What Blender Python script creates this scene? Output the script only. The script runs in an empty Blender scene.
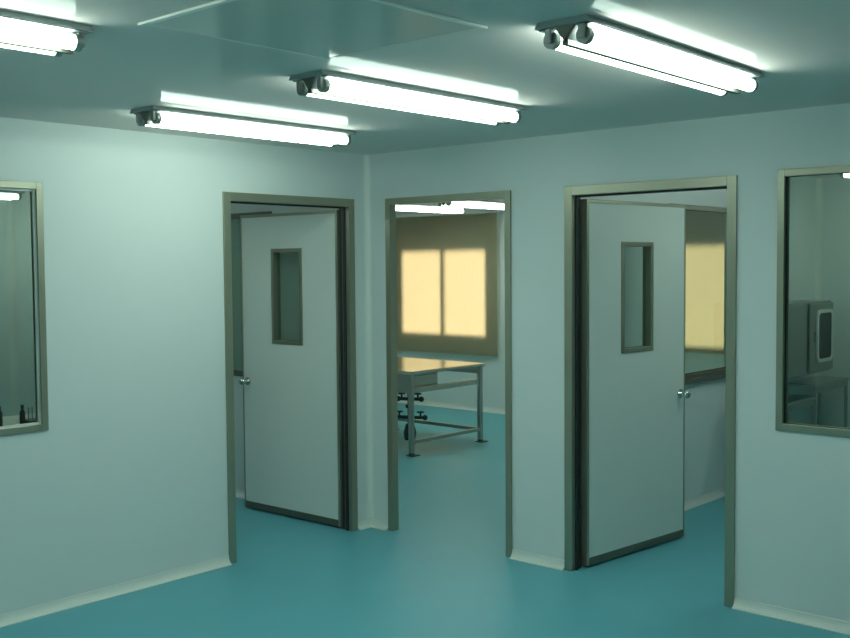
import bpy, bmesh, math, random
from mathutils import Vector, Matrix, Quaternion
random.seed(4)
S = bpy.context.scene
C = S.collection
PI = math.pi
H = 2.418            # clear height
T = 0.042            # sandwich-panel wall thickness

# ------------------------------------------------------------------ materials
def mat(name, col, rough=0.5, metal=0.0, spec=0.5, bump=0.0, scale=20.0, vary=0.0, coat=0.0, stretch=None):
    m = bpy.data.materials.new(name); m.use_nodes = True
    nt = m.node_tree; b = nt.nodes['Principled BSDF']
    b.inputs['Base Color'].default_value = (*col, 1)
    b.inputs['Roughness'].default_value = rough
    b.inputs['Metallic'].default_value = metal
    b.inputs['Specular IOR Level'].default_value = spec
    b.inputs['Coat Weight'].default_value = coat
    b.inputs['Coat Roughness'].default_value = 0.12
    if bump or vary:
        tc = nt.nodes.new('ShaderNodeTexCoord')
        mp = nt.nodes.new('ShaderNodeMapping')
        if stretch: mp.inputs['Scale'].default_value = stretch
        nt.links.new(tc.outputs['Object'], mp.inputs['Vector'])
        n = nt.nodes.new('ShaderNodeTexNoise'); n.inputs['Scale'].default_value = scale
        n.inputs['Detail'].default_value = 4
        nt.links.new(mp.outputs['Vector'], n.inputs['Vector'])
        if vary:
            r = nt.nodes.new('ShaderNodeMix'); r.data_type = 'RGBA'
            r.inputs['A'].default_value = (*[c * (1 - vary) for c in col], 1)
            r.inputs['B'].default_value = (*[min(1, c * (1 + vary)) for c in col], 1)
            nt.links.new(n.outputs['Fac'], r.inputs['Factor'])
            nt.links.new(r.outputs['Result'], b.inputs['Base Color'])
        if bump:
            bp = nt.nodes.new('ShaderNodeBump'); bp.inputs['Strength'].default_value = bump
            bp.inputs['Distance'].default_value = 0.01
            nt.links.new(n.outputs['Fac'], bp.inputs['Height'])
            nt.links.new(bp.outputs['Normal'], b.inputs['Normal'])
    return m

def emit(name, col, strength):
    m = bpy.data.materials.new(name); m.use_nodes = True
    b = m.node_tree.nodes['Principled BSDF']
    b.inputs['Base Color'].default_value = (.9, .95, .93, 1)
    b.inputs['Emission Color'].default_value = (*col, 1)
    b.inputs['Emission Strength'].default_value = strength
    return m

def glass(name, tint, refl):
    m = bpy.data.materials.new(name); m.use_nodes = True
    nt = m.node_tree; nt.nodes.clear()
    o = nt.nodes.new('ShaderNodeOutputMaterial'); mx = nt.nodes.new('ShaderNodeMixShader')
    t = nt.nodes.new('ShaderNodeBsdfTransparent'); t.inputs['Color'].default_value = (*tint, 1)
    g = nt.nodes.new('ShaderNodeBsdfGlossy'); g.inputs['Roughness'].default_value = 0.03
    lw = nt.nodes.new('ShaderNodeLayerWeight'); lw.inputs['Blend'].default_value = .5
    pw = nt.nodes.new('ShaderNodeMath'); pw.operation = 'POWER'; pw.inputs[1].default_value = 5
    f = nt.nodes.new('ShaderNodeMath'); f.operation = 'MULTIPLY_ADD'; f.inputs[1].default_value = .6; f.inputs[2].default_value = refl
    nt.links.new(lw.outputs['Facing'], pw.inputs[0]); nt.links.new(pw.outputs[0], f.inputs[0])
    nt.links.new(f.outputs[0], mx.inputs[0]); nt.links.new(t.outputs[0], mx.inputs[1])
    nt.links.new(g.outputs[0], mx.inputs[2]); nt.links.new(mx.outputs[0], o.inputs['Surface'])
    return m

def fabric(name, dif, trn, w):
    m = bpy.data.materials.new(name); m.use_nodes = True
    nt = m.node_tree; nt.nodes.clear()
    o = nt.nodes.new('ShaderNodeOutputMaterial'); mx = nt.nodes.new('ShaderNodeMixShader')
    d = nt.nodes.new('ShaderNodeBsdfDiffuse'); t = nt.nodes.new('ShaderNodeBsdfTranslucent')
    d.inputs['Color'].default_value = (*dif, 1)
    tc = nt.nodes.new('ShaderNodeTexCoord'); mp = nt.nodes.new('ShaderNodeMapping')
    mp.inputs['Scale'].default_value = (30, 1, 2)
    n = nt.nodes.new('ShaderNodeTexNoise'); n.inputs['Scale'].default_value = 3
    r = nt.nodes.new('ShaderNodeMix'); r.data_type = 'RGBA'
    r.inputs['A'].default_value = (*[c * .9 for c in trn], 1); r.inputs['B'].default_value = (*[c * 1.1 for c in trn], 1)
    nt.links.new(tc.outputs['Object'], mp.inputs['Vector']); nt.links.new(mp.outputs[0], n.inputs['Vector'])
    nt.links.new(n.outputs['Fac'], r.inputs['Factor']); nt.links.new(r.outputs['Result'], t.inputs['Color'])
    mx.inputs[0].default_value = w
    nt.links.new(d.outputs[0], mx.inputs[1]); nt.links.new(t.outputs[0], mx.inputs[2])
    nt.links.new(mx.outputs[0], o.inputs['Surface'])
    return m

M = dict(
    wall=mat('wall_panel_paint', (.72, .78, .77), .38, spec=.4, bump=.03, scale=3),
    floor=mat('epoxy_floor', (.12, .42, .505), .42, spec=.35, bump=.02, scale=4, vary=.05),
    cove=mat('white_cove_trim', (.76, .80, .76), .4),
    alu=mat('brushed_aluminium', (.36, .37, .29), .36, metal=.7, bump=.03, scale=30, stretch=(6, 6, .3)),
    alud=mat('dark_aluminium', (.16, .17, .14), .4, metal=.6),
    leaf=mat('door_panel_paint', (.70, .77, .74), .35, spec=.45, bump=.02, scale=3),
    rubber=mat('black_rubber', (.022, .028, .028), .6),
    steel=mat('stainless_steel', (.50, .52, .48), .18, metal=1.0, bump=.02, scale=25, stretch=(8, .5, 8)),
    satin=mat('satin_stainless', (.38, .40, .38), .36, metal=.9),
    dark=mat('dark_cast_iron', (.03, .04, .04), .45, metal=.3),
    black=mat('black_plastic', (.015, .02, .02), .4),
    tray=mat('lamp_body_enamel', (.30, .36, .36), .45),
    refl=mat('lamp_reflector_dimmed', (.13, .15, .15), .35),  # white reflector toned dark; dimness between the tubes put into the colour
    tube=emit('fluorescent_tube', (.80, 1.0, .872), 20.5),
    chrome=mat('chrome', (.7, .7, .68), .12, metal=1.0),
    glass=glass('window_glass', (.88, .94, .91), .035),
    iglass=glass('interior_glass', (.77, .83, .79), .035),
    dglass=glass('tinted_glass', (.48, .58, .55), .05),
    blind=fabric('blind_fabric', (.40, .41, .32), (.92, .775, .59), .5),
    pvc=mat('white_pvc', (.75, .76, .72), .4),
)

def sheen_paint(name, col, rough, amount, power):
    m = bpy.data.materials.new(name); m.use_nodes = True
    nt = m.node_tree; nt.nodes.clear()
    o = nt.nodes.new('ShaderNodeOutputMaterial'); mx = nt.nodes.new('ShaderNodeMixShader')
    d = nt.nodes.new('ShaderNodeBsdfDiffuse'); d.inputs['Color'].default_value = (*col, 1)
    g = nt.nodes.new('ShaderNodeBsdfGlossy'); g.inputs['Roughness'].default_value = rough
    lw = nt.nodes.new('ShaderNodeLayerWeight'); lw.inputs['Blend'].default_value = .5
    pw = nt.nodes.new('ShaderNodeMath'); pw.operation = 'POWER'; pw.inputs[1].default_value = power
    f = nt.nodes.new('ShaderNodeMath'); f.operation = 'MULTIPLY_ADD'; f.inputs[1].default_value = amount; f.inputs[2].default_value = .01
    tc = nt.nodes.new('ShaderNodeTexCoord'); n = nt.nodes.new('ShaderNodeTexNoise'); n.inputs['Scale'].default_value = 2.2
    bp = nt.nodes.new('ShaderNodeBump'); bp.inputs['Strength'].default_value = .05; bp.inputs['Distance'].default_value = .01
    nt.links.new(tc.outputs['Object'], n.inputs['Vector']); nt.links.new(n.outputs['Fac'], bp.inputs['Height'])
    nt.links.new(bp.outputs['Normal'], g.inputs['Normal'])
    nt.links.new(lw.outputs['Facing'], pw.inputs[0]); nt.links.new(pw.outputs[0], f.inputs[0]); nt.links.new(f.outputs[0], mx.inputs[0])
    nt.links.new(d.outputs[0], mx.inputs[1]); nt.links.new(g.outputs[0], mx.inputs[2]); nt.links.new(mx.outputs[0], o.inputs['Surface'])
    return m
M['ceil'] = sheen_paint('ceiling_panel_paint', (.84, .76, .72), .07, .25, 8)
M['plate'] = sheen_paint('diffuser_plate', (.70, .70, .66), .09, .5, 6)

# ------------------------------------------------------------------ mesh tools
def box(bm, a, b, bev=0.0):
    lo = [min(a[i], b[i]) for i in range(3)]; hi = [max(a[i], b[i]) for i in range(3)]
    vs = [bm.verts.new((x, y, z)) for x in (lo[0], hi[0]) for y in (lo[1], hi[1]) for z in (lo[2], hi[2])]
    fs = [(0, 1, 3, 2), (4, 6, 7, 5), (0, 4, 5, 1), (2, 3, 7, 6), (0, 2, 6, 4), (1, 5, 7, 3)]
    faces = [bm.faces.new([vs[i] for i in f]) for f in fs]
    if bev:
        es = list({e for f in faces for e in f.edges})
        bmesh.ops.bevel(bm, geom=es, offset=bev, segments=2, affect='EDGES', profile=.5)

def cyl(bm, p, q, r, n=14, r2=None):
    p = Vector(p); q = Vector(q); d = (q - p); L = d.length
    rot = Vector((0, 0, 1)).rotation_difference(d).to_matrix().to_4x4()
    bmesh.ops.create_cone(bm, cap_ends=True, segments=n, radius1=r, radius2=r if r2 is None else r2, depth=L,
                          matrix=Matrix.Translation((p + q) / 2) @ rot)

def ball(bm, c, r, s=(1, 1, 1)):
    bmesh.ops.create_uvsphere(bm, u_segments=14, v_segments=9, radius=r,
                              matrix=Matrix.Translation(c) @ Matrix.Diagonal((*s, 1)))

def ring(bm, c, axis, R, r, n=20, k=8):
    rot = Vector((0, 0, 1)).rotation_difference(Vector(axis)).to_matrix()
    g = []
    for i in range(n):
        a = 2 * PI * i / n; row = []
        for j in range(k):
            b = 2 * PI * j / k
            v = Vector(((R + r * math.cos(b)) * math.cos(a), (R + r * math.cos(b)) * math.sin(a), r * math.sin(b)))
            row.append(bm.verts.new(rot @ v + Vector(c)))
        g.append(row)
    for i in range(n):
        for j in range(k):
            bm.faces.new([g[i][j], g[(i + 1) % n][j], g[(i + 1) % n][(j + 1) % k], g[i][(j + 1) % k]])

def lathe(bm, c, prof, n=20):
    g = [[bm.verts.new((c[0] + r * math.cos(2 * PI * i / n), c[1] + r * math.sin(2 * PI * i / n), c[2] + z)) for i in range(n)] for r, z in prof]
    for a, b in zip(g, g[1:]):
        for i in range(n):
            bm.faces.new([a[i], a[(i + 1) % n], b[(i + 1) % n], b[i]])
    bm.faces.new(g[0][::-1]); bm.faces.new(g[-1])

def prism(bm, pts, vec):
    """closed polygon pts (3-D) extruded along vec"""
    vec = Vector(vec)
    a = [bm.verts.new(p) for p in pts]; b = [bm.verts.new(Vector(p) + vec) for p in pts]
    n = len(pts)
    for i in range(n): bm.faces.new([a[i], a[(i + 1) % n], b[(i + 1) % n], b[i]])
    bm.faces.new(a[::-1]); bm.faces.new(b)

def build(name, fn, m, parent=None, smooth=False, loc=None):
    bm = bmesh.new(); fn(bm)
    bmesh.ops.recalc_face_normals(bm, faces=bm.faces)
    me = bpy.data.meshes.new(name); bm.to_mesh(me); bm.free()
    me.materials.append(m)
    if smooth:
        for p in me.polygons: p.use_smooth = True
        try: me.set_sharp_from_angle(angle=math.radians(40))
        except Exception: pass
    o = bpy.data.objects.new(name, me); C.objects.link(o)
    if parent: o.parent = parent
    if loc: o.location = loc
    return o

def tag(o, label, cat=None, group=None, kind=None):
    o['label'] = label
    if cat: o['category'] = cat
    if group: o['group'] = group
    if kind: o['kind'] = kind
    return o

def empty(name, loc=(0, 0, 0), rz=0.0, parent=None):
    o = bpy.data.objects.new(name, None); C.objects.link(o)
    o.location = loc; o.rotation_euler = (0, 0, rz); o.empty_display_size = .1
    if parent: o.parent = parent
    return o

def copy_tree(o, parent=None):
    c = o.copy(); C.objects.link(c)
    if parent: c.parent = parent
    for ch in list(o.children): copy_tree(ch, c)
    return c

# ------------------------------------------------------------------ wall with openings
def wall(name, axis, a0, a1, t0, t1, holes, label):
    """panel wall along axis ('x' or 'y') from a0 to a1, thickness t0..t1; holes = (u0,u1,z0,z1)"""
    def fn(bm):
        us = sorted({a0, a1, *[h[0] for h in holes], *[h[1] for h in holes]})
        for u0, u1 in zip(us, us[1:]):
            mid = (u0 + u1) / 2
            hs = sorted([(h[2], h[3]) for h in holes if h[0] < mid < h[1]])
            z = 0.0; spans = []
            for z0, z1 in hs:
                if z0 > z: spans.append((z, z0))
                z = z1
            spans.append((z, H))
            for z0, z1 in spans:
                if axis == 'x': box(bm, (u0, t0, z0), (u1, t1, z1))
                else: box(bm, (t0, u0, z0), (t1, u1, z1))
    o = build(name, fn, M['wall'])
    return tag(o, label, 'wall', kind='structure')

XE, YS = 5.6, -5.6          # far ends of the front room
XW = -4.75                  # far side of the left room
YB = 4.68                   # window wall of the middle room
YR = 4.05                   # rear wall of the right room
PX0, PX1 = 1.265, 1.34      # partition between middle and right room

# outer frame edges measured on the wall faces
D1 = (-1.156, -.127); D2 = (.170, 1.164); D3 = (1.534, 2.537); DT = 2.128
W1 = (-3.42, -2.243, .907, 2.120); W2 = (2.742, 3.92, .905, 2.140)
W3 = (-2.30, -.95, .900, 2.095); W4 = (1.50, 2.50, .900, 2.105)
W5 = (-4.06, -2.70, .88, 1.94); W6 = (-1.00, .36, .88, 1.94)
fw = .050                   # door frame face width
def dhole(d): return (d[0] + .035, d[1] - .035, 0, DT - .035)
def whole(w, f=.02): return (w[0] + f, w[1] - f, w[2] + f, w[3] - f)

wall('wall_left', 'y', YS, 0, -T, 0, [dhole(D1), whole(W1)], 'pale green white panel wall left of the corner with a door and window')
wall('wall_right', 'x', -T, XE, 0, T, [dhole(D2), dhole(D3), whole(W2)], 'pale panel wall right of the corner with two doorways and a window')
wall('wall_left_room', 'x', XW, -T, 0, T, [whole(W3)], 'partition wall with a window seen past the open left door')
wall('wall_left_room_far', 'y', YS, T, XW - .1, XW, [], 'far wall of the room behind the left window')
wall('wall_back', 'x', XW - .1, PX1, YB, YB + .15, [W5, W6], 'window wall at the rear of the room behind the middle doorway')
wall('wall_middle_room_side', 'y', T, YB, XW - .1, XW, [], 'hidden side wall of the middle room')
wall('wall_partition', 'y', T, YB, PX0, PX1, [whole(W4)], 'partition wall with an interior window behind the right door')
wall('wall_right_room_back', 'x', PX1, XE, YR, YR + .1, [], 'rear wall of the room behind the right window')
wall('wall_camera_side', 'y', YS - .1, YR + .1, XE, XE + .1, [], 'wall on the viewer side of the rooms')
wall('wall_front', 'x', XW - .1, XE, YS - .1, YS, [], 'wall behind the viewer')
tag(build('floor', lambda bm: box(bm, (XW - .1, YS - .1, -.1), (XE + .1, YB + .15, 0)), M['floor']), 'glossy blue green epoxy floor running through every room', 'floor', kind='structure')
tag(build('ceiling', lambda bm: box(bm, (XW - .1, YS - .1, H), (XE + .1, YB + .15, H + .1)), M['ceil']), 'glossy grey green metal panel ceiling', 'ceiling', kind='structure')

# ------------------------------------------------------------------ coved skirting
def cove_profile(r=.034, n=6):
    pts = [(0, 0), (r, 0)]
    for i in range(n + 1):
        a = PI / 2 * i / n
        pts.append((r - r * math.sin(a) * .86 , .004 + (r + .012) * (1 - math.cos(a))))
    pts.append((0, r + .016))
    return pts
def coving(name, segs, label):
    """segs: (x0,y0,x1,y1, nx,ny) with the normal pointing into the room"""
    def fn(bm):
        for x0, y0, x1, y1, nx, ny in segs:
            prism(bm, [(x0 + nx * u, y0 + ny * u, z) for u, z in cove_profile()], (x1 - x0, y1 - y0, 0))
    return tag(build(name, fn, M['cove']), label, 'baseboard', kind='structure')
coving('baseboard_left', [(0, YS, 0, D1[0], 1, 0), (0, D1[1], 0, 0, 1, 0)], 'pale coved skirting along the foot of the left wall')
coving('baseboard_right', [(0, 0, D2[0], 0, 0, -1), (D2[1], 0, D3[0], 0, 0, -1), (D3[1], 0, XE, 0, 0, -1)], 'pale coved skirting along the foot of the right wall')
coving('baseboard_back', [(XW, YB, PX0, YB, 0, -1)], 'pale coved skirting under the rear window blind')
coving('baseboard_partition', [(PX1, T, PX1, YR, 1, 0)], 'pale coved skirting on the partition beyond the right door')
coving('baseboard_left_room', [(XW, 0, -T, 0, 0, -1)], 'pale coved skirting beyond the open left door')
# rounded strip down the inner corner where the two near walls meet
def corner(bm):
    r = .034; pts = [(0, 0, .06)]
    for i in range(7):
        a = PI / 2 * i / 6
        pts.append((r - r * math.sin(a), -(r - r * math.cos(a)), .06))
    prism(bm, pts, (0, 0, H - .06))
tag(build('trim_1', corner, M['cove'], smooth=True), 'pale rounded strip down the corner between the left and middle doors', 'trim', kind='structure')
def corner2(bm):
    r = .05; pts = [(PX1, YR, .06)]
    for i in range(7):
        a = PI / 2 * i / 6
        pts.append((PX1 + r - r * math.sin(a), YR - (r - r * math.cos(a)), .06))
    prism(bm, pts, (0, 0, H - .06))
tag(build('trim_2', corner2, M['cove'], smooth=True), 'pale corner strip seen through the right window', 'trim', kind='structure')
def corner3(bm):
    r = .06; pts = [(XW, 0, .06)]
    for i in range(7):
        a = PI / 2 * i / 6
        pts.append((XW + r - r * math.sin(a), -(r - r * math.cos(a)), .06))
    prism(bm, pts, (0, 0, H - .06))
tag(build('trim_3', corner3, M['cove'], smooth=True), 'pale corner strip seen through the left window', 'trim', kind='structure')

# ------------------------------------------------------------------ door frames; local: u along the wall, v = out of wall face into front room
def uv(axis, u, v, z):
    return (u, -v, z) if axis == 'x' else (v, u, z)
def doorframe(name, axis, d, label, cat='door', fw=fw, rear=.012):
    root = empty(name, uv(axis, d[0], 0, 0)); tag(root, label, cat, kind='structure')
    w = d[1] - d[0]
    def P(a, b, bm, bev=.002):      # relative to root
        box(bm, uv(axis, a[0], a[1], a[2]), uv(axis, b[0], b[1], b[2]), bev)
    def frame(bm):
        for v0, v1 in ((0, .012), (-T - rear, -T)):
            P((0, v0, 0), (fw, v1, DT), bm); P((w - fw, v0, 0), (w, v1, DT), bm)
            P((fw, v0, DT - fw), (w - fw, v1, DT), bm)
        # lining of the reveal
        P((.035, -T, 0), (fw, 0, DT - .035), bm, 0); P((w - fw, -T, 0), (w - .035, 0, DT - .035), bm, 0)
        P((fw, -T, DT - fw), (w - fw, 0, DT - .035), bm, 0)
    build('frame', frame, M['alu'], root)
    return root, P, w
door1, P1, w1 = doorframe('door_1', 'y', D1, 'white panel door standing open left of the corner, with vision panel')
door2, P2, w2 = doorframe('door_2', 'x', D2, 'open middle doorway with metal frame and no leaf', 'doorway', .042, .003)
door3, P3, w3 = doorframe('door_3', 'x', D3, 'white panel door standing open in the right wall, with vision panel')
def seal(P, w):
    def fn(bm):
        for v0, v1, t in ((-T + .002, -T + .022, .010), (-T - .040, -T - .012, -.004)):
            P((fw - .012, v0, 0), (fw + t, v1, DT - fw), bm, 0)
            P((w - fw - t, v0, 0), (w - fw + .012, v1, DT - fw), bm, 0)
            P((fw + t, v0, DT - fw - t), (w - fw - t, v1, DT - fw + .012), bm, 0)
    return fn
build('rubber_seal', seal(P1, w1), M['rubber'], door1)
build('rubber_seal', seal(P3, w3), M['rubber'], door3)

def leaf(root, hinge, rz, s, L, vx0, vx1, vz0, vz1):
    """leaf runs from the hinge along local s*x, its face at y=0 looking to -y"""
    r0 = Vector(root.location)
    th, zb, zt = .048, .012, 2.062
    def B(bm, x0, x1, y0, y1, z0, z1, bev=0): box(bm, (s * x0, y0, z0), (s * x1, y1, z1), bev)
    def slab(bm):
        y0, y1 = 0, th
        B(bm, .02, vx0, y0, y1, zb + .045, zt - .02); B(bm, vx1, L - .012, y0, y1, zb + .045, zt - .02)
        B(bm, vx0, vx1, y0, y1, zb + .045, vz0); B(bm, vx0, vx1, y0, y1, vz1, zt - .02)
    lf = build('door_leaf', slab, M['leaf'], root)
    lf.location = Vector(hinge) - r0; lf.rotation_euler = (0, 0, rz)
    def edge(bm):
        B(bm, 0, .02, -.003, th + .003, zb, zt, .002); B(bm, L - .012, L, -.003, th + .003, zb, zt, .002)
        B(bm, .02, L - .012, -.003, th + .003, zt - .02, zt, .002)
    build('edge_trim', edge, M['alu'], lf)
    build('bottom_rail', lambda bm: B(bm, .02, L - .012, -.003, th + .003, zb, zb + .045, .002), M['alud'], lf)
    def latch(bm):
        B(bm, L - .004, L + .003, .004, th - .004, zb + .01, zt - .01)
    build('latch_seal', latch, M['rubber'], lf)
    f = .026
    def vf(bm):
        for y0, y1 in ((-.007, .006), (th - .006, th + .007)):
            B(bm, vx0, vx0 + f, y0, y1, vz0, vz1, .002); B(bm, vx1 - f, vx1, y0, y1, vz0, vz1, .002)
            B(bm, vx0 + f, vx1 - f, y0, y1, vz0, vz0 + f, .002); B(bm, vx0 + f, vx1 - f, y0, y1, vz1 - f, vz1, .002)
        g = f - .006
        B(bm, vx0, vx0 + g, .006, th - .006, vz0, vz1); B(bm, vx1 - g, vx1, .006, th - .006, vz0, vz1)
        B(bm, vx0, vx1, .006, th - .006, vz0, vz0 + g); B(bm, vx0, vx1, .006, th - .006, vz1 - g, vz1)
    build('vision_frame', vf, M['alu'], lf)
    build('vision_glass', lambda bm: B(bm, vx0 + f - .006, vx1 - f + .006, th - .016, th - .010, vz0 + f - .006, vz1 - f + .006), M['glass'], lf)
    kx, kz = L - .055, .905
    def knob(bm):
        for sg, y in ((-1, 0), (1, th)):
            cyl(bm, (s * kx, y, kz), (s * kx, y + sg * .008, kz), .028, 18)
            cyl(bm, (s * kx, y, kz), (s * kx, y + sg * .045, kz), .011, 12)
            ball(bm, (s * kx, y + sg * .052, kz), .026, (1, .75, 1))
            cyl(bm, (s * kx, y + sg * .07, kz), (s * kx, y + sg * .074, kz), .009, 10)
    tag(build('door_knob', knob, M['chrome'], lf, True), 'round metal door knob')
    for z in (.25, 1.05, 1.85):
        build('hinge', lambda bm: cyl(bm, (-s * .004, th - .006, z), (-s * .004, th - .006, z + .10), .007, 10), M['alud'], lf)
    return lf
leaf(door3, (1.616, .087, 0), math.radians(84.3), 1, .955, .312, .618, 1.19, 1.83)
leaf(door1, (-.087, -.186, 0), math.radians(1.4), -1, .955, .334, .636, 1.18, 1.825)

# ------------------------------------------------------------------ interior windows
def iwindow(name, axis, w, label, pane_label=None, f=.034, metal='alu', bead='rubber', pane='iglass'):
    u0, u1, z0, z1 = w
    root = empty(name, uv(axis, u0, 0, z0)); tag(root, label, 'window', kind='structure')
    W, Z = u1 - u0, z1 - z0
    def P(a, b, bm, bev=.002): box(bm, uv(axis, *a), uv(axis, *b), bev)
    def fr(bm):
        for v0, v1 in ((0, .012), (-T - .012, -T)):
            P((0, v0, 0), (f, v1, Z), bm); P((W - f, v0, 0), (W, v1, Z), bm)
            P((f, v0, 0), (W - f, v1, f), bm); P((f, v0, Z - f), (W - f, v1, Z), bm)
        g = f - .004
        P((.02, -T, .02), (g, 0, Z - .02), bm, 0); P((W - g, -T, .02), (W - .02, 0, Z - .02), bm, 0)
        P((g, -T, .02), (W - g, 0, g), bm, 0); P((g, -T, Z - g), (W - g, 0, Z - .02), bm, 0)
    build('window_frame', fr, M[metal], root)
    def gk(bm):
        g = f - .004; v0, v1 = -T * .62, -T * .38; q = .004
        P((g, v0, g), (g + q, v1, Z - g), bm, 0); P((W - g - q, v0, g), (W - g, v1, Z - g), bm, 0)
        P((g, v0, g), (W - g, v1, g + q), bm, 0); P((g, v0, Z - g - q), (W - g, v1, Z - g), bm, 0)
    build('gasket', gk, M['rubber'], root)
    if bead != 'rubber':
        def bd(bm):
            g = f - .004; v0, v1 = -T * .36, -.006; q = .014
            P((g, v0, g), (g + q, v1, Z - g), bm, 0); P((W - g - q, v0, g), (W - g, v1, Z - g), bm, 0)
            P((g + q, v0, g), (W - g - q, v1, g + q), bm, 0); P((g + q, v0, Z - g - q), (W - g - q, v1, Z - g), bm, 0)
        build('lit_reveal_bead', bd, M[bead], root)  # pale bead added to show the lit inner reveal in its colour
    build('glass_pane', lambda bm: P((f, -T * .52, f), (W - f, -T * .48, Z - f), bm, 0), M[pane], root)
    return root, P, W, Z
iwindow('window_1', 'y', W1, 'fixed interior window cut off by the left edge of the photo', bead='cove')
iwindow('window_2', 'x', W2, 'fixed interior window cut off by the right edge of the photo')
iwindow('window_3', 'x', W3, 'interior window in the wall behind the open left door', metal='alud', pane='dglass')
r4, P4, w4, z4 = iwindow('window_4', 'y', W4, 'interior window in the partition behind the open right door', metal='alud')
r4.location.x = PX1
build('sill', lambda bm: P4((-.02, 0, -.025), (w4 - .075, .045, .008), bm), M['alud'], r4)

# exterior windows with a centre stile, in the rear wall
def xwindow(name, w, label):
    u0, u1, z0, z1 = w; W, Z = u1 - u0, z1 - z0
    root = empty(name, (u0, YB, z0)); tag(root, label, 'window', kind='structure')
    def fr(bm):
        f = .03; y0, y1 = .06, .11
        box(bm, (0, y0, 0), (f, y1, Z)); box(bm, (W - f, y0, 0), (W, y1, Z))
        box(bm, (f, y0, 0), (W - f, y1, f)); box(bm, (f, y0, Z - f), (W - f, y1, Z))
        box(bm, (W / 2 - .03, y0 - .02, f), (W / 2 + .03, y1, Z - f))
    build('window_frame', fr, M['pvc'], root)
    for a, b in ((.03, W / 2 - .03), (W / 2 + .03, W - .03)):
        build('glass_pane', lambda bm: box(bm, (a, .083, .03), (b, .089, Z - .03)), M['glass'], root)
xwindow('window_5', W5, 'daylit sliding window behind the blind seen through the middle doorway')
xwindow('window_6', W6, 'daylit sliding window behind the blind seen past the right door')

def blind(w, z0, z1, label, over=.155):
    x0, x1 = w[0] - over, w[1] + over
    y = YB - .055
    root = empty('roller_blind', ((x0 + x1) / 2, y, z1)); tag(root, label, 'blind', 'roller blinds on the rear windows')
    hw = (x1 - x0) / 2; L = z1 - z0
    build('fabric', lambda bm: box(bm, (-hw, -.001, -L), (hw, .001, 0)), M['blind'], root)
    build('roller_tube', lambda bm: cyl(bm, (-hw - .02, .012, .015), (hw + .02, .012, .015), .024, 16), M['pvc'], root, True)
    build('bottom_bar', lambda bm: box(bm, (-hw, -.008, -L - .02), (hw, .008, -L + .004), .003), M['blind'], root)
    for sg in (-1, 1):
        build('bracket', lambda bm: box(bm, (sg * (hw + .02), -.012, -.012), (sg * (hw + .026), .055, .042), .001), M['pvc'], root)
blind(W5, .68, 2.30, 'drawn brown roller blind glowing with daylight, seen through the middle doorway')
blind(W6, .845, 2.30, 'drawn brown roller blind glowing yellow, seen past the right door leaf')

# ------------------------------------------------------------------ fluorescent lamps (tubes run along local y)
GL = 'twin tube fluorescent ceiling lamps'
def make_lamp():
    L = 1.25; h = .018; hw = .096
    root = empty('fluorescent_lamp')
    def tray(bm):
        prism(bm, [(-hw + .012, -L / 2, 0), (hw - .012, -L / 2, 0), (hw, -L / 2, -h), (-hw, -L / 2, -h)], (0, L, 0))
    build('lamp_body', tray, M['tray'], root)
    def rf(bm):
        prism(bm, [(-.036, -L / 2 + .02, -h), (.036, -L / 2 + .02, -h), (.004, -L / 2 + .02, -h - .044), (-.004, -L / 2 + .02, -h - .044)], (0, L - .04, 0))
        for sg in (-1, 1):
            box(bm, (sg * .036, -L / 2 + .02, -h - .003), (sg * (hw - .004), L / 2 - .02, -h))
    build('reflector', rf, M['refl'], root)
    build('tube_gap_shade', lambda bm: box(bm, (-.010, -L / 2 + .02, -h - .055), (.010, L / 2 - .02, -h - .040)), M['alud'], root)  # dark strip added to paint the dim gap between the tubes
    for y in (-L / 2 + .014, L / 2 - .020):
        build('end_plate', lambda bm: prism(bm, [(-.034, y, -h), (.034, y, -h), (0, y, -h - .046)], (0, .006, 0)), M['alud'], root)
    for sx in (-1, 1):
        x = sx * .057
        build('tube', lambda bm: cyl(bm, (x, -.585, -.050), (x, .585, -.050), .0225, 14), M['tube'], root, True)
        for sy in (-1, 1):
            def hold(bm):
                y = sy * .60
                box(bm, (x - .011, y - .012, -.062), (x + .011, y + .012, -h), .003)
                cyl(bm, (x, y - sy * .024, -.050), (x, y - sy * .002, -.050), .0255, 14)
            build('lamp_holder', hold, M['satin'], root)
    return root
lamp0 = make_lamp()
lamps = [
    (.725, -1.520, 0, 0, 'slim twin tube lamp on the ceiling above the left door, nearest the left wall'),
    (1.88, -1.575, 0, 0, 'twin tube ceiling lamp above the middle doorway, between two others'),
    (3.035, -1.625, math.radians(1.5), 0, 'largest looking twin tube ceiling lamp, above the right door'),
    (1.90, -3.76, 0, 0, 'twin tube ceiling lamp cut off by the upper left corner of the photo'),
    (-2.63, 3.47, 0, .07, 'lit lamp near the blind at upper left inside the middle doorway'),
    (-1.79, 3.43, 0, .07, 'lit lamp at upper right inside the middle doorway'),
    (2.44, 3.30, PI / 2, 0, 'lit lamp glimpsed through the top of the right window'),
    (-4.13, -.86, 0, .03, 'lit lamp glimpsed through the top of the left window'),
    (3.06, -3.76, 0, 0, 'added fill lamp out of sight above the top edge of the photo'),  # from here on: unseen lamps added to brighten the rooms
    (-.95, -1.55, 0, 0, 'added fill lamp out of sight above the bench in the room behind the left window'),
    (2.75, 1.00, 0, 0, 'added fill lamp out of sight in the room behind the right door'),
    (-2.20, 1.20, 0, 0, 'added fill lamp out of sight behind the head of the middle doorway'),
    (-.10, 2.40, 0, 0, 'added fill lamp out of sight in the middle room, near the partition window'),
]
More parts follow.
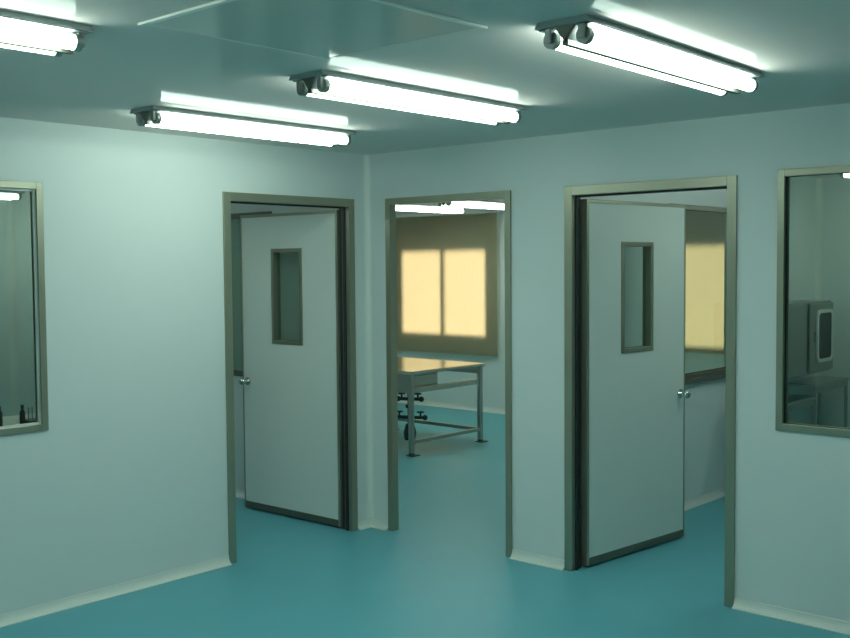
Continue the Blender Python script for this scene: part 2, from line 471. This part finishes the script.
for i, (x, y, rz, drop, lab) in enumerate(lamps):
    o = lamp0 if i == 0 else copy_tree(lamp0)
    o.location = (x, y, H - drop); o.rotation_euler = (0, 0, rz)
    tag(o, lab, 'lamp', GL)
    if drop:
        for sy in (-.4, .4):
            build('mounting_bracket', lambda bm: box(bm, (-.03, sy - .02, 0), (.03, sy + .02, drop), .003), M['tray'], o)

# ------------------------------------------------------------------ square air outlet in the ceiling
dx0, dx1, dy0, dy1 = 2.118, 2.835, -3.068, -2.320
dif = empty('air_diffuser', ((dx0 + dx1) / 2, (dy0 + dy1) / 2, H)); tag(dif, 'square air outlet set in the ceiling at the top centre', 'vent')
ax, ay = (dx1 - dx0) / 2, (dy1 - dy0) / 2
def dfr(bm):
    f = .020
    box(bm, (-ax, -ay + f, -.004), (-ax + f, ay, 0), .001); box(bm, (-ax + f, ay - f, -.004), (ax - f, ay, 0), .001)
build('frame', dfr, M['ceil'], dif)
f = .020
build('lit_edge_strip', lambda bm: box(bm, (ax - f, -ay + f, -.008), (ax, ay, 0), .002), M['cove'], dif)  # near edges made paler: light on the frame put into the colour
build('lit_edge_strip', lambda bm: box(bm, (-ax, -ay, -.008), (ax, -ay + f, 0), .002), M['cove'], dif)
build('diffuser_plate', lambda bm: box(bm, (-ax + f, -ay + f, -.003), (ax - f, ay - f, 0)), M['plate'], dif)

# ------------------------------------------------------------------ steel work table in the middle room
tb = empty('work_table', (-2.11, 2.545, 0)); tag(tb, 'stainless steel work table under the window, seen through the middle doorway', 'table')
tx, ty, tz = .625, .53, .760
build('tabletop', lambda bm: box(bm, (-tx, -ty, tz - .030), (tx, ty, tz), .004), M['steel'], tb)
for sx in (-1, 1):
    for sy in (-1, 1):
        lx, ly = sx * (tx - .035), sy * (ty - .04)
        lg = build('leg', lambda bm: box(bm, (lx - .02, ly - .02, .02), (lx + .02, ly + .02, tz - .03), .003), M['satin'], tb)
        def foot(bm):
            cyl(bm, (lx, ly, 0), (lx, ly, .022), .034, 16, .022)
            box(bm, (lx - .02, ly - .05, 0), (lx + .06, ly + .05, .008), .002)
        build('foot', foot, M['dark'], lg)
def rail(a, b, r=.016): return lambda bm: box(bm, (min(a[0], b[0]) - r, min(a[1], b[1]) - r, a[2] - r), (max(a[0], b[0]) + r, max(a[1], b[1]) + r, a[2] + r), .002)
lx, ly = tx - .035, ty - .04
for a, b in (((lx, -ly, .12), (lx, ly, .12)), ((-lx, -ly, .12), (-lx, ly, .12)), ((-lx, ly, .12), (lx, ly, .12))):
    build('stretcher', rail(a, b), M['satin'], tb)
build('side_rail', lambda bm: box(bm, (lx - .012, -ly, .560), (lx + .012, ly, .610), .003), M['steel'], tb)
build('back_rail', lambda bm: box(bm, (-lx, ly - .012, .660), (lx, ly + .012, .730), .003), M['satin'], tb)
dw = build('drawer_box', lambda bm: box(bm, (.27, -.475, .555), (.565, -.10, .728), .004), M['satin'], tb)
build('drawer_front', lambda bm: box(bm, (.565, -.46, .62), (.577, -.115, .712), .003), M['steel'], dw)
def valves(bm):
    x, y = .36, -.26
    cyl(bm, (x, y, .10), (x, y, .56), .022, 14)
    cyl(bm, (x, y, .09), (x, y, .16), .050, 16, .060)
    cyl(bm, (x, y, .16), (x, y, .24), .060, 16, .038)
    for z, l in ((.47, .10), (.30, .13)):
        cyl(bm, (x - l, y - l * .5, z), (x + l, y + l * .5, z), .016, 12)
        for q in (-1, 1):
            ball(bm, (x + q * l, y + q * l * .5, z), .026)
            cyl(bm, (x + q * l * .7, y + q * l * .35, z), (x + q * l * .7, y + q * l * .35, z + .05), .009, 10)
            ring(bm, (x + q * l * .7, y + q * l * .35, z + .05), (0, 0, 1), .032, .006, 16, 6)
    cyl(bm, (x, y, .39), (x, y, .42), .04, 16)
build('valve_cluster', valves, M['dark'], tb, True)

# ------------------------------------------------------------------ transfer box and stands in the right room
pb = empty('transfer_box', (PX1, 3.235, .83)); tag(pb, 'steel transfer box with round cornered window, seen through the right window', 'cabinet')
build('body', lambda bm: box(bm, (.003, -.48, 0), (.255, .485, .565), .006), M['satin'], pb)
build('side_panel', lambda bm: box(bm, (.255, -.46, .02), (.262, -.02, .545), .002), M['satin'], pb)
dr = build('door_panel', lambda bm: box(bm, (.256, .0, .015), (.278, .475, .55), .006), M['satin'], pb)
def rrect(y0, y1, z0, z1, r, n=5):
    pts = []
    for cy, cz, a0 in ((y1 - r, z1 - r, 0), (y0 + r, z1 - r, PI / 2), (y0 + r, z0 + r, PI), (y1 - r, z0 + r, 1.5 * PI)):
        for i in range(n + 1):
            a = a0 + PI / 2 * i / n
            pts.append((cy + r * math.cos(a), cz + r * math.sin(a)))
    return pts
def vring(bm):
    o = rrect(.115, .440, .085, .500, .06); i = rrect(.141, .414, .111, .474, .04)
    n = len(o); x0, x1 = .277, .292
    g = [[bm.verts.new((x, *p)) for p in q] for x, q in ((x0, o), (x1, o), (x1, i), (x0, i))]
    for a in range(4):
        for k in range(n):
            bm.faces.new([g[a][k], g[a][(k + 1) % n], g[(a + 1) % 4][(k + 1) % n], g[(a + 1) % 4][k]])
build('window_surround', vring, M['pvc'], dr)
build('window_glass', lambda bm: prism(bm, [(.278, *p) for p in rrect(.139, .416, .109, .476, .04)], (.006, 0, 0)), M['black'], dr)
def lat(bm):
    box(bm, (.278, .06, .25), (.300, .085, .33), .004); box(bm, (.300, .03, .28), (.308, .085, .30), .003)
build('latch', lat, M['chrome'], dr)

def stand(name, y0, y1, x1, z, label, group=None, shelf=None):
    r = empty(name, (PX1 + .06, y0, 0)); tag(r, label, 'stand', group)
    W, L = x1 - PX1 - .06, y1 - y0
    build('top', lambda bm: box(bm, (0, 0, z - .025), (W, L, z), .004), M['steel'], r)
    for x in (.02, W - .02):
        for y in (.02, L - .02):
            build('leg', lambda bm: cyl(bm, (x, y, 0), (x, y, z - .025), .014, 12), M['satin'], r, True)
    build('apron', lambda bm: box(bm, (W - .03, .03, z - .07), (W - .01, L - .03, z - .025), .002), M['satin'], r)
    build('stretcher', lambda bm: cyl(bm, (W - .02, .02, .18), (W - .02, L - .02, .18), .010, 10), M['satin'], r, True)
stand('steel_stand', 3.245, 3.96, 1.66, .752, 'tall steel stand below the transfer box, seen through the right window')
stand('steel_bench', 2.30, 3.215, 1.68, .672, 'lower steel bench beside the stand, seen through the right window')

# ------------------------------------------------------------------ bench and items in the left room
bn = empty('lab_bench', (-1.05, -2.35, 0)); tag(bn, 'steel bench just inside the left window', 'bench')
build('benchtop', lambda bm: box(bm, (-.35, -.8, .765), (.35, .8, .795), .004), M['satin'], bn)
for sx in (-1, 1):
    for sy in (-1, 1):
        build('leg', lambda bm: box(bm, (sx * .31 - .02, sy * .75 - .02, 0), (sx * .31 + .02, sy * .75 + .02, .765), .003), M['satin'], bn)
bt = empty('bottle', (-1.0, -1.862, .795)); tag(bt, 'small dark bottle on the bench inside the left window', 'bottle')
build('body', lambda bm: lathe(bm, (0, 0, 0), [(.014, 0), (.016, .006), (.016, .072), (.008, .085), (.008, .098)]), M['black'], bt, True)
build('cap', lambda bm: lathe(bm, (0, 0, .098), [(.0095, 0), (.0095, .014), (.008, .016)]), M['dark'], bt, True)
tr = empty('tray', (-1.0, -1.800, .795)); tag(tr, 'shallow dark tray with upright rods beside the small bottle', 'tray')
build('base', lambda bm: box(bm, (-.06, -.038, 0), (.06, .038, .022), .004), M['black'], tr)
for k in range(3):
    build('rod', lambda bm: cyl(bm, (.0, -.024 + k * .024, .02), (.0, -.024 + k * .024, .095), .0035, 8), M['satin'], tr)
jr = empty('jar', (-1.0, -2.03, .795)); tag(jr, 'dark jar on the bench at the left edge of the photo', 'jar')
build('body', lambda bm: lathe(bm, (0, 0, 0), [(.040, 0), (.044, .01), (.044, .085), (.034, .1)]), M['black'], jr, True)
build('lid', lambda bm: lathe(bm, (0, 0, .1), [(.037, 0), (.037, .02), (.033, .024)]), M['dark'], jr, True)

# ------------------------------------------------------------------ daylight
wd = bpy.data.worlds.new('sky'); S.world = wd; wd.use_nodes = True
wd.node_tree.nodes['Background'].inputs[0].default_value = (.85, .92, 1, 1)
wd.node_tree.nodes['Background'].inputs[1].default_value = .6
sl = bpy.data.lights.new('sun', 'SUN'); sl.energy = 22.0; sl.angle = math.radians(32); sl.color = (1, .94, .82)
so = bpy.data.objects.new('sun', sl); C.objects.link(so)
so.rotation_euler = Vector((.10, -1, -.22)).to_track_quat('-Z', 'Y').to_euler()

# ------------------------------------------------------------------ camera
cam = bpy.data.cameras.new('camera'); co = bpy.data.objects.new('camera', cam); C.objects.link(co)
yaw, pitch, roll = math.radians(41.84), math.radians(2.89), math.radians(-.45)
fwd = Vector((-math.sin(yaw), math.cos(yaw), 0)); right = Vector((math.cos(yaw), math.sin(yaw), 0)); up = Vector((0, 0, 1))
f2 = fwd * math.cos(pitch) - up * math.sin(pitch); u2 = up * math.cos(pitch) + fwd * math.sin(pitch)
r3 = right * math.cos(roll) + u2 * math.sin(roll); u3 = u2 * math.cos(roll) - right * math.sin(roll)
m3 = Matrix((r3, u3, -f2)).transposed().to_4x4(); m3.translation = (4.820, -4.832, 1.7)
co.matrix_world = m3
cam.sensor_fit = 'HORIZONTAL'; cam.sensor_width = 36; cam.lens = 36 * 1050 / 850
cam.clip_start = .05; cam.clip_end = 100
S.camera = co

S.view_settings.view_transform = 'Standard'; S.view_settings.look = 'None'
S.view_settings.gamma = 1; S.view_settings.use_curve_mapping = False
S.view_settings.exposure = -.27
S.cycles.use_denoising = True
S.cycles.max_bounces = 10; S.cycles.diffuse_bounces = 6; S.cycles.glossy_bounces = 5; S.cycles.transparent_max_bounces = 12
S.cycles.caustics_reflective = False; S.cycles.caustics_refractive = False
S.cycles.blur_glossy = .5
